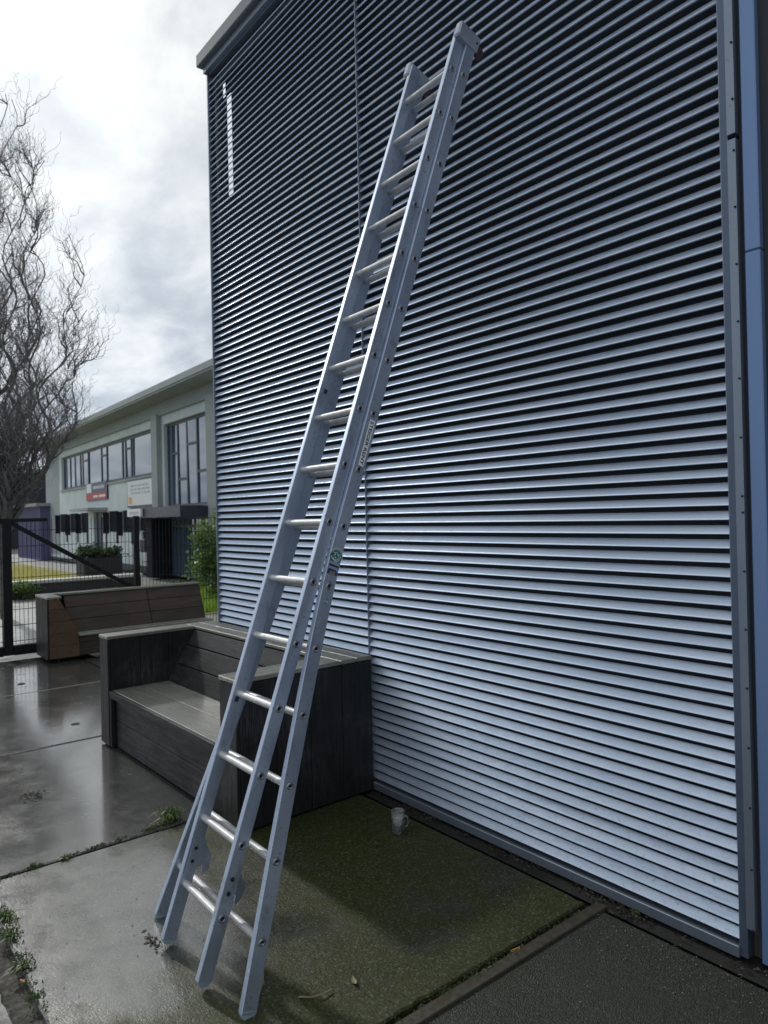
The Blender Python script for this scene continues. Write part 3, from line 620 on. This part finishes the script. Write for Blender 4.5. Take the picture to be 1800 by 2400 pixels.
for g in gw:
    o = window(*g[:4], [], fw=.05); MB().box(g[0]+.05, g[1]-.05, .03, .06, g[2]+.02, g[3]-.02).build('shutter', 'shutter_dark', o)
    MB().box(g[4], g[5], .03, .06, g[6], g[2]-.03).build('lower_shutter', 'shutter_dark', o)
    hh_ = MB().box(0, .03, -.20, 0, g[2]-random.uniform(.0,.12), g[3]-.04).build('hinged_shutter', 'shutter_dark', o); hh_.location = (g[0]+.02, .0, 0); hh_.rotation_euler = (0, 0, R_(random.uniform(-35, -8)))
dr = window(-7.45, -5.62, .05, 2.06, [-6.9, -6.25], [(-7.45,-5.62,1.95)], 'door', .08)
MB().box(-8.2, -5.55, -.7, -.001, 2.10, 2.19).build('canopy', 'concrete_trim', off)
MB().box(.0, 3.95, -.9, -.165, 1.76, 2.04).build('entrance_canopy', 'sign_dark', off)
ent = window(.62, 3.84, .04, 1.76, [.95,1.25,1.55,1.95,2.35,2.9,3.4], [(.62,3.84,1.5)], 'entrance_door', .07)
MB().box(.13, .60, -.5, .2, 0, 1.75).build('entrance_pier', 'shutter_dark', off)
sg_ = MB().box(-8.24, -5.38, -.06, -.01, 2.50, 3.17).build('sign_board', 'sign_dark', off); sg_['label'] = 'dark sign with a red lower band'
MB().box(-8.20, -5.42, -.066, -.061, 2.52, 2.76).build('red_band', 'sign_red', sg_); MB().box(-8.15, -7.45, -.066, -.061, 2.80, 3.14).build('emblem', 'sign_white', sg_)
MB().box(-7.2, -5.7, -.066, -.061, 2.92, 3.04).build('lettering', 'sign_text_grey', sg_); MB().box(-7.15, -6.55, -.072, -.067, 2.60, 2.68).box(-6.4, -5.55, -.072, -.067, 2.60, 2.68).build('band_lettering', 'sign_white', sg_)
s2 = MB().box(-2.9, -.38, -.10, -.03, 2.12, 3.04).build('sign_board', 'window_frame_dark', off); s2['label'] = 'white sign board with a small orange mark'
MB().box(-2.84, -.44, -.106, -.101, 2.18, 2.98).build('sign_face', 'sign_white', s2); MB().box(-2.72, -2.38, -.112, -.107, 2.24, 2.46).build('emblem', 'sign_orange', s2)
tx = MB()
for r_, z in enumerate((2.82, 2.70, 2.58)):
    x = -2.5
    while x < -.7: w_ = random.uniform(.12, .4); tx.box(x, min(x+w_, -.6), -.111, -.107, z-.03, z+.03); x += w_+.09
tx.build('lettering', 'sign_text_grey', s2)
s3 = MB().box(-.05, 1.15, -.98, -.92, 1.80, 2.02).build('entrance_sign', 'sign_white', off); MB().box(.15, .95, -.986, -.981, 1.87, 1.95).build('lettering', 'sign_text_grey', s3)
for x in (-5.1, -1.45): 
    w = MB().box(x, x+.34, -.02, -.004, .36, .78).build('notice', 'sign_white', off); MB().box(x+.02, x+.32, -.026, -.021, .68, .76).build('notice_header', 'sign_red' if x > -2 else 'sign_text_grey', w)
MB().cbox(-.72, -.30, -.42, -.18, .72, 1.12, .02).build('mailbox', 'plinth', off)

# ------------------------------------------------------------------ yard beyond the fence
struct(sheet('lawn', -60, -18.6, -8, 7.0, -.05, 'grass_ground')); struct(sheet('lawn_strip', -18.2, -12.2, 5.0, 11, -.05, 'grass_ground'))
struct(sheet('asphalt_road', -34, -10.2, -40, 2.0, -.054, 'yard_paving'))
def blades(n, xr, yr, hr, mat, name, label):
    m = MB()
    for _ in range(n):
        x, y = random.uniform(*xr), random.uniform(*yr); h = random.uniform(*hr); a = random.uniform(0, 6.28); w = h*.07; lx, ly = random.gauss(0, .25)*h, random.gauss(0, .25)*h
        m.add([(x-w*math.cos(a), y-w*math.sin(a), -.05), (x+w*math.cos(a), y+w*math.sin(a), -.05), (x+lx, y+ly, h-.05)], [(0,1,2)])
    o = stuff(m.build(name, mat)); tag(o, label, 'grass'); return o
blades(9000, (-17.5,-12.3), (5.1,8.0), (.06,.2), 'lawn_blade', 'green_grass', 'bright green grass growing under the leafy shrub beyond the fence')
blades(9000, (-31,-18.7), (2.5,6.6), (.06,.16), 'lawn_dry', 'dry_grass', 'yellowish grass lying behind the low dark garden wall')
lw = thing('low_wall', 'low dark garden wall with pale coping in front of the yellow grass', 'wall', (-18.35, 3.55, -.05), R_(-2))
MB().box(0, .3, 0, 2.95, 0, .32).build('wall', 'low_wall', lw); MB().cbox(-.03, .33, -.04, 3.0, .322, .395, .008).build('coping', 'coping', lw)
def leaf_cloud(n, c, r, size, mat, name, parent, squash=(1,1,1), lump=.35):
    m = MB(); cl = []
    for _ in range(40):
        v = Vector((random.gauss(0,1), random.gauss(0,1), random.gauss(0,1))).normalized()*random.uniform(.35, 1)
        cl.append(Vector((v.x*r[0], v.y*r[1], v.z*r[2])))
    for _ in range(n):
        b = random.choice(cl); p = Vector(c) + b + Vector((random.gauss(0,1)*r[0], random.gauss(0,1)*r[1], random.gauss(0,1)*r[2]))*lump*.5
        if p.z < .02: p.z = .02+abs(random.gauss(0,.05))
        d = Vector((random.gauss(0,1), random.gauss(0,1), random.gauss(0,.7))).normalized(); e = d.cross(Vector((random.gauss(0,1), random.gauss(0,1), random.gauss(0,1)))).normalized(); s = size*random.uniform(.6, 1.3)
        m.add([p, p+d*s*.5+e*s*.28, p+d*s, p+d*s*.5-e*s*.28], [(0,1,2,3)])
    return m.build(name, mat, parent)
sp = Vector((-14.4, 6.95, -.05))
shrub = thing('leafy_shrub', 'upright green leafy shrub beside the louvred corner beyond the fence', 'shrub', sp)
stm = MB()
for k in range(9):
    a = random.uniform(0, 6.28); pts = [Vector((math.cos(a)*.05, math.sin(a)*.05, 0))]
    for i in range(8): pts.append(pts[-1] + Vector((math.cos(a)*.05+random.gauss(0,.03), math.sin(a)*.05+random.gauss(0,.03), .2)))
    stm.tube(pts, [.016*(1-i/10) for i in range(9)], 4)
stm.build('stem', 'bark', shrub); leaf_cloud(5600, (0,0,.95), (.55,.6,.85), .10, 'leaf_bright', 'crown', shrub, lump=.32)
tub = thing('planted_tub', 'dark square planter box with a bushy dark evergreen before the office block', 'planter', (-23.5, 6.45, -.05))
MB().cbox(0, .9, 0, 1.15, 0, .60, .02).build('box', 'low_wall', tub); leaf_cloud(2600, (.45,.55,.72), (.5,.62,.26), .10, 'leaf_dark', 'foliage', tub)
lb = thing('garden_shrub', 'small green shrub growing at the end of the low garden wall', 'shrub', (-17.9, 3.75, -.05)); leaf_cloud(900, (0,0,.22), (.25,.4,.2), .07, 'leaf_bright', 'foliage', lb); MB().tube([(0,0,0),(.02,0,.2)], [.015,.01], 5).build('stem', 'bark', lb)
# neighbours at far left
hs_ = thing('brick_house', 'dark brick house with pale roof edge far behind the bare tree', 'house', (-62, 8.0, -.05))
wl_ = wall_cells(-14, 8, 0, 5.2, 0, .3, [(-9,-7.6,2.9,4.3),(-6,-4.6,2.9,4.3),(-3,-1.6,2.9,4.3),(0,1.4,2.9,4.3),(3,4.4,2.9,4.3)]).build('wall', 'brick_dark', hs_); MB().box(-14, 8, .4, 8, 0, 5.1).build('inner_volume', 'dark_interior', hs_)
MB().box(-14.3, 8.3, -.4, 8.3, 5.21, 5.5).build('roof', 'roof_grey', hs_)
for x in (-9,-6,-3,0,3): w = MB().box(x, x+1.4, .1, .16, 2.9, 3.0).box(x+.65, x+.75, .1, .16, 3.0, 4.3).build('window', 'sign_white', hs_); MB().box(x, x+1.4, .17, .2, 2.9, 4.3).build('pane', 'far_glass', w)
shd = thing('blue_shed', 'violet blue clad shed beside the office block behind the gate', 'shed', (-40.5, 8.3, -.05))
b_ = MB().box(0, 4.6, 0, 4, 0, 2.5).build('wall', 'blue_cladding', shd); MB().box(-.15, 4.75, -.2, 4.2, 2.51, 2.66).build('roof', 'roof_grey', shd)
for k in range(16): MB().box(.1+k*.28, .16+k*.28, -.02, -.001, .05, 2.45).build('cladding_rib', 'blue_cladding', b_)
og = thing('orange_brick_wall', 'orange brick garden wall standing between the blue shed and the brick house', 'wall', (-46, 7.6, -.05)); MB().box(0, 3.2, 0, .3, 0, 1.9).build('wall', 'brick_orange', og); MB().box(-.05, 3.25, -.04, .34, 1.905, 1.98).build('coping', 'coping', og)

# ------------------------------------------------------------------ bare corkscrew willow
tp = on_plane(8, 1236, 0, -14.6)
tree = thing('bare_tree', 'leafless tree with twisting upright twigs behind the black gate', 'tree', (tp.x, tp.y, -.05))
def curly(p, d, length, seg, curl, up, ph):
    pts = [p.copy()]; n = max(3, int(length/seg)); w = random.uniform(.9, 1.6); a = Vector((random.gauss(0,1), random.gauss(0,1), random.gauss(0,.5))).normalized()
    for i in range(n):
        s = math.sin(ph + i*w)*curl; c2 = math.cos(ph*1.7 + i*w*.8)*curl
        b = d.cross(a)
        if b.length > .01: b.normalize()
        dd = (d + a*s + b*c2 + Vector((random.gauss(0,.12), random.gauss(0,.12), up))).normalized()
        pts.append(pts[-1] + dd*seg); d = (d*.78 + dd*.22 + Vector((0,0,up*.25))).normalized()
    return pts
random.seed(23)
trunk = MB(); limbs = MB(); twigs = MB()
tpts = curly(Vector((0,0,0)), Vector((.03,0,1)), 2.6, .26, .08, .1, .3)
trunk.tube(tpts, [.085-.03*i/len(tpts) for i in range(len(tpts))], 10)
starts = []
NL = 23
for k in range(NL):
    f = (k+.5)/NL; zt = 3.6 + 6.3*f**.8; rad = (1.75*(1-f)**.7 + .22)*random.uniform(.6, 1.1); a = k*2.399963 + random.uniform(-.3,.3)
    p0_ = tpts[random.randint(3, len(tpts)-1)]; tip = Vector((math.cos(a)*rad, math.sin(a)*rad, zt)); mid_ = Vector((math.cos(a)*rad*.75, math.sin(a)*rad*.75, p0_.z + (zt-p0_.z)*.35))
    n = max(10, int((tip-p0_).length/.2)); pts = []; ph = [random.uniform(0,6.28) for _ in range(4)]
    for i in range(n+1):
        t = i/n; q = p0_*(1-t)**2 + mid_*2*t*(1-t) + tip*t*t; w = .13*math.sin(math.pi*min(1, t*1.6)*.5)
        q = q + Vector((math.sin(i*.95+ph[0])*w + math.sin(i*.41+ph[1])*w, math.cos(i*.88+ph[2])*w + math.sin(i*.37+ph[3])*w, 0)); pts.append(q)
    limbs.tube(pts, [max(.007, .046*(1-j/n)**1.1) for j in range(n+1)], 6); starts.append(pts)
lev2 = []
for pts in starts:
    n = len(pts)
    for q in range(17):
        j = random.randint(max(1, n//10), n-2); d0 = (pts[j+1]-pts[j]).normalized(); a = random.uniform(0, 6.28)
        d = (d0*.6 + Vector((math.cos(a), math.sin(a), random.uniform(.15,.9)))*.62).normalized(); ln_ = random.uniform(.6, 1.7)*(1.15-.6*j/n)
        p2 = curly(pts[j], d, ln_, .10, .52, .16, random.uniform(0,6)); m_ = len(p2)
        limbs.tube(p2, [max(.0045, .015*(1-i/m_)) for i in range(m_)], 4, False); lev2.append(p2)
for p2 in lev2:
    m_ = len(p2)
    for q in range(11):
        j = random.randint(1, m_-2); d0 = (p2[j+1]-p2[j]).normalized(); a = random.uniform(0, 6.28)
        d = (d0*.7 + Vector((math.cos(a), math.sin(a), random.uniform(-.1,.9)))*.7).normalized()
        p3 = curly(p2[j], d, random.uniform(.35, 1.0), .065, .75, .12, random.uniform(0,6)); k_ = len(p3)
        twigs.tube(p3, [max(.0024, .0052*(1-i/k_)) for i in range(k_)], 3, False)
        if random.random() < .5:
            j = random.randint(1, k_-2); d = (p3[j+1]-p3[j] + Vector((random.gauss(0,.05), random.gauss(0,.05), .02))).normalized()
            p4 = curly(p3[j], d, random.uniform(.2,.5), .055, .8, .1, random.uniform(0,6)); twigs.tube(p4, .0028, 3, False)
trunk.build('trunk', 'bark', tree, True); limbs.build('limb', 'bark', tree, True); stuff(twigs.build('crown', 'twig', tree))

# ------------------------------------------------------------------ small things on the slabs
mug = thing('glass_mug', 'glass mug of cloudy water standing on the slab by the louvred wall', 'mug', (-2.925, 2.40, 0))
gl = MB().lathe([(0,.001),(.031,.001),(.0335,.004),(.0375,.112),(.0385,.114),(.0365,.114),(.0355,.111),(.0318,.009),(0,.009)], (0,0,0), 36).build('cup', 'mug_glass', mug, True)
MB().lathe([(0,.0095),(.0316,.0095),(.0341,.080),(0,.080)], (0,0,0), 32).build('water', 'liquid', mug, True)
hp = [Vector((math.cos(R_(a))*.020, 0, .058+math.sin(R_(a))*.030)) for a in range(-80, 81, 16)]; hd = Vector((.62,.78,0))
MB().tube([Vector((hd.x*(.034+p.x), hd.y*(.034+p.x), p.z)) for p in hp], .0045, 8).build('handle', 'mug_glass', mug, True)
def tuft(px, py, n, h, spread, label, mat='grass_blade', name='grass_tuft', flatn=.6, elong=None):
    p = on_ground(px, py); m = MB()
    for _ in range(n):
        a = random.uniform(0, 6.28); hh = h*random.uniform(.45, 1); w = random.uniform(.0020, .0042); b = Vector((random.gauss(0, spread*.35), random.gauss(0, spread*.35), 0))
        if elong: b = Vector((random.gauss(0,.006), random.uniform(-elong, elong), 0))
        o = Vector((math.cos(a), math.sin(a), 0)); s = Vector((-o.y, o.x, 0))*w; out = random.uniform(.2, 1)*spread*1.6
        p1 = b + o*out*.35 + Vector((0,0,hh*.6)); p2 = b + o*out + Vector((0,0,hh*random.uniform(.25,.9)*flatn))
        m.add([b-s, b+s, p1+s*.9, p1-s*.9, p2], [(0,1,2,3),(3,2,4)])
    o = m.build(name, mat); o.location = p; return tag(o, label, 'weed')
tuft(398, 1924, 95, .12, .070, 'tuft of grass in the slab joint behind the flared ladder foot')
tuft(152, 2012, 34, .025, .03, 'small flat weed in the slab joint, nearer the grass tuft', flatn=.4); tuft(75, 2030, 26, .025, .022, 'small leafy weed in the slab joint, farther from the grass tuft')
tuft(10, 2150, 46, .05, .05, 'clump of green weeds at the corner where two slab joints meet'); tuft(18, 2200, 46, .045, .05, 'low green weed just beside the corner clump along the joint', flatn=.4); tuft(48, 2272, 34, .035, .035, 'green weed in the slab joint next to the cigarette butt')
tuft(880, 1980, 22, .022, .02, 'tiny green weed growing on the mossy slab in front of the mug'); tuft(1130, 2285, 26, .02, .012, 'thin green weed in the joint of the coarse slab', elong=.05); tuft(1490, 2140, 20, .03, .02, 'small weed beneath the louvre sill beside the coarse slab')
def leafm(px, py, l, w, ang, mat, label, cat='leaf', name='fallen_leaf', curlz=.006):
    p = on_ground(px, py, .004); m = MB(); n = 6; vs = []
    for i in range(n+1):
        t = i/n; ww = w*math.sin(math.pi*min(1, t*.96+.02)); vs += [(t*l-l/2, -ww, curlz*(2*t-1)**2+.001), (t*l-l/2, 0, curlz*(2*t-1)**2), (t*l-l/2, ww, curlz*(2*t-1)**2+.002)]
    m.add(vs, [(i*3+k, i*3+k+1, i*3+k+4, i*3+k+3) for i in range(n) for k in range(2)])
    o = m.build(name, mat); o.location = p; o.rotation_euler = (0, 0, ang); return tag(o, label, cat)
leafm(1207, 2228, .05, .010, R_(80), 'leaf_orange', 'orange dead leaf lying in the joint by the coarse slab'); leafm(830, 2300, .05, .009, R_(-20), 'straw', 'pale dry leaf lying on the mossy slab')
def straw(pts, rad, label, name='dry_stalk', mat='straw'):
    m = MB(); P = [on_ground(x, y, .006+.004*math.sin(i)) for i, (x, y) in enumerate(pts)]
    b = P[0].copy(); b.z = 0
    m.tube([p-b for p in P], rad, 5); o = m.build(name, mat); o.location = b; return tag(o, label, 'stalk')
straw([(612,2250),(618,2275),(617,2300),(610,2325),(598,2345),(590,2358)], .0018, 'curved dry grass stalk on the slab beside the right flared foot')
straw([(700,2336),(730,2337),(755,2330),(778,2319)], .0028, 'bent pale dry stalk on the mossy slab')
def crumbs(px, py, n, sx, sy, label, mat='debris', r=(.002,.006), name='leaf_litter'):
    p = on_ground(px, py); m = MB()
    for _ in range(n):
        x, y = random.gauss(0, sx), random.gauss(0, sy); l = random.uniform(*r); a = random.uniform(0, 6.28); c_, s_ = math.cos(a), math.sin(a); w = l*random.uniform(.2,.6); z = random.uniform(.001,.004)
        m.add([(x-c_*l, y-s_*l, .0004), (x+s_*w, y-c_*w, z), (x+c_*l, y+s_*l, .0006), (x-s_*w, y+c_*w, z)], [(0,1,2,3)])
    o = stuff(m.build(name, mat)); o.location = p; return tag(o, label, 'litter')
crumbs(78, 1865, 150, .05, .035, 'dark patch of wet leaf litter on the slab in front of the bench', r=(.004,.012)); crumbs(360, 2210, 40, .045, .012, 'scattered dark twig bits beside the flared ladder foot', r=(.004,.016))
crumbs(870, 1990, 26, .02, .03, 'pale grit around the tiny weed in front of the mug', 'pebble', (.002,.005)); crumbs(1180, 2240, 120, .012, .28, 'dark soil crumbs and grit filling the joint of the coarse slab', 'debris', (.003,.008))
crumbs(1620, 2270, 240, .45, .10, 'grey grit scattered along the ground under the louvre sill', 'pebble', (.002,.007)); crumbs(1350, 2330, 200, .30, .18, 'pale specks of grit on the coarse slab', 'pebble', (.0015,.005))
crumbs(330, 2150, 70, .35, .25, 'dark specks of dirt scattered on the wet slab under the ladder', 'debris', (.002,.006))
bt = MB().tube([(0,0,0),(.024,.010,.0)], .0038, 10).build('cigarette_butt', 'leaf_orange'); bt.location = on_ground(48, 2297, .004); tag(bt, 'cigarette butt lying in the slab joint among the weeds', 'cigarette butt')
def joint_litter(p0, p1, n, label, mat, name='joint_moss', w=.010, r_=(.003,.009), zmax=.012):
    a, b = on_ground(*p0), on_ground(*p1); m = MB()
    for _ in range(n):
        t = random.random(); c = math.sin(t*23+p0[0]) + math.sin(t*57.3)
        if c < random.uniform(-.6, 1.3): continue
        q = (b-a)*t + Vector((random.gauss(0, w), random.gauss(0, w), 0)); l = random.uniform(*r_); an = random.uniform(0, 6.28); d = Vector((math.cos(an), math.sin(an), 0)); e = Vector((-d.y, d.x, 0))*random.uniform(.2, .5)
        m.add([q-d*l, q+e*l+Vector((0,0,random.uniform(0, zmax))), q+d*l+Vector((0,0,random.uniform(0, zmax*.7))), q-e*l], [(0,1,2,3)])
    o = stuff(m.build(name, mat)); o.location = a; tag(o, label, 'moss'); return o
joint_litter((0, 2059), (560, 1875), 1500, 'green moss and soil filling the joint that passes the grass tuft', 'leaf_dark')
joint_litter((2, 2130), (110, 2400), 900, 'moss and dirt filling the wide joint with the leafy weeds', 'leaf_dark', w=.016)
joint_litter((1410, 2112), (930, 2396), 1300, 'moss and soil filling the groove beside the coarse slab', 'leaf_dark', w=.008)
joint_litter((870, 1850), (1740, 2262), 1600, 'dirt and dead leaves gathered in the gap under the louvre sill', 'debris', name='gutter_litter', w=.025, r_=(.004,.012))
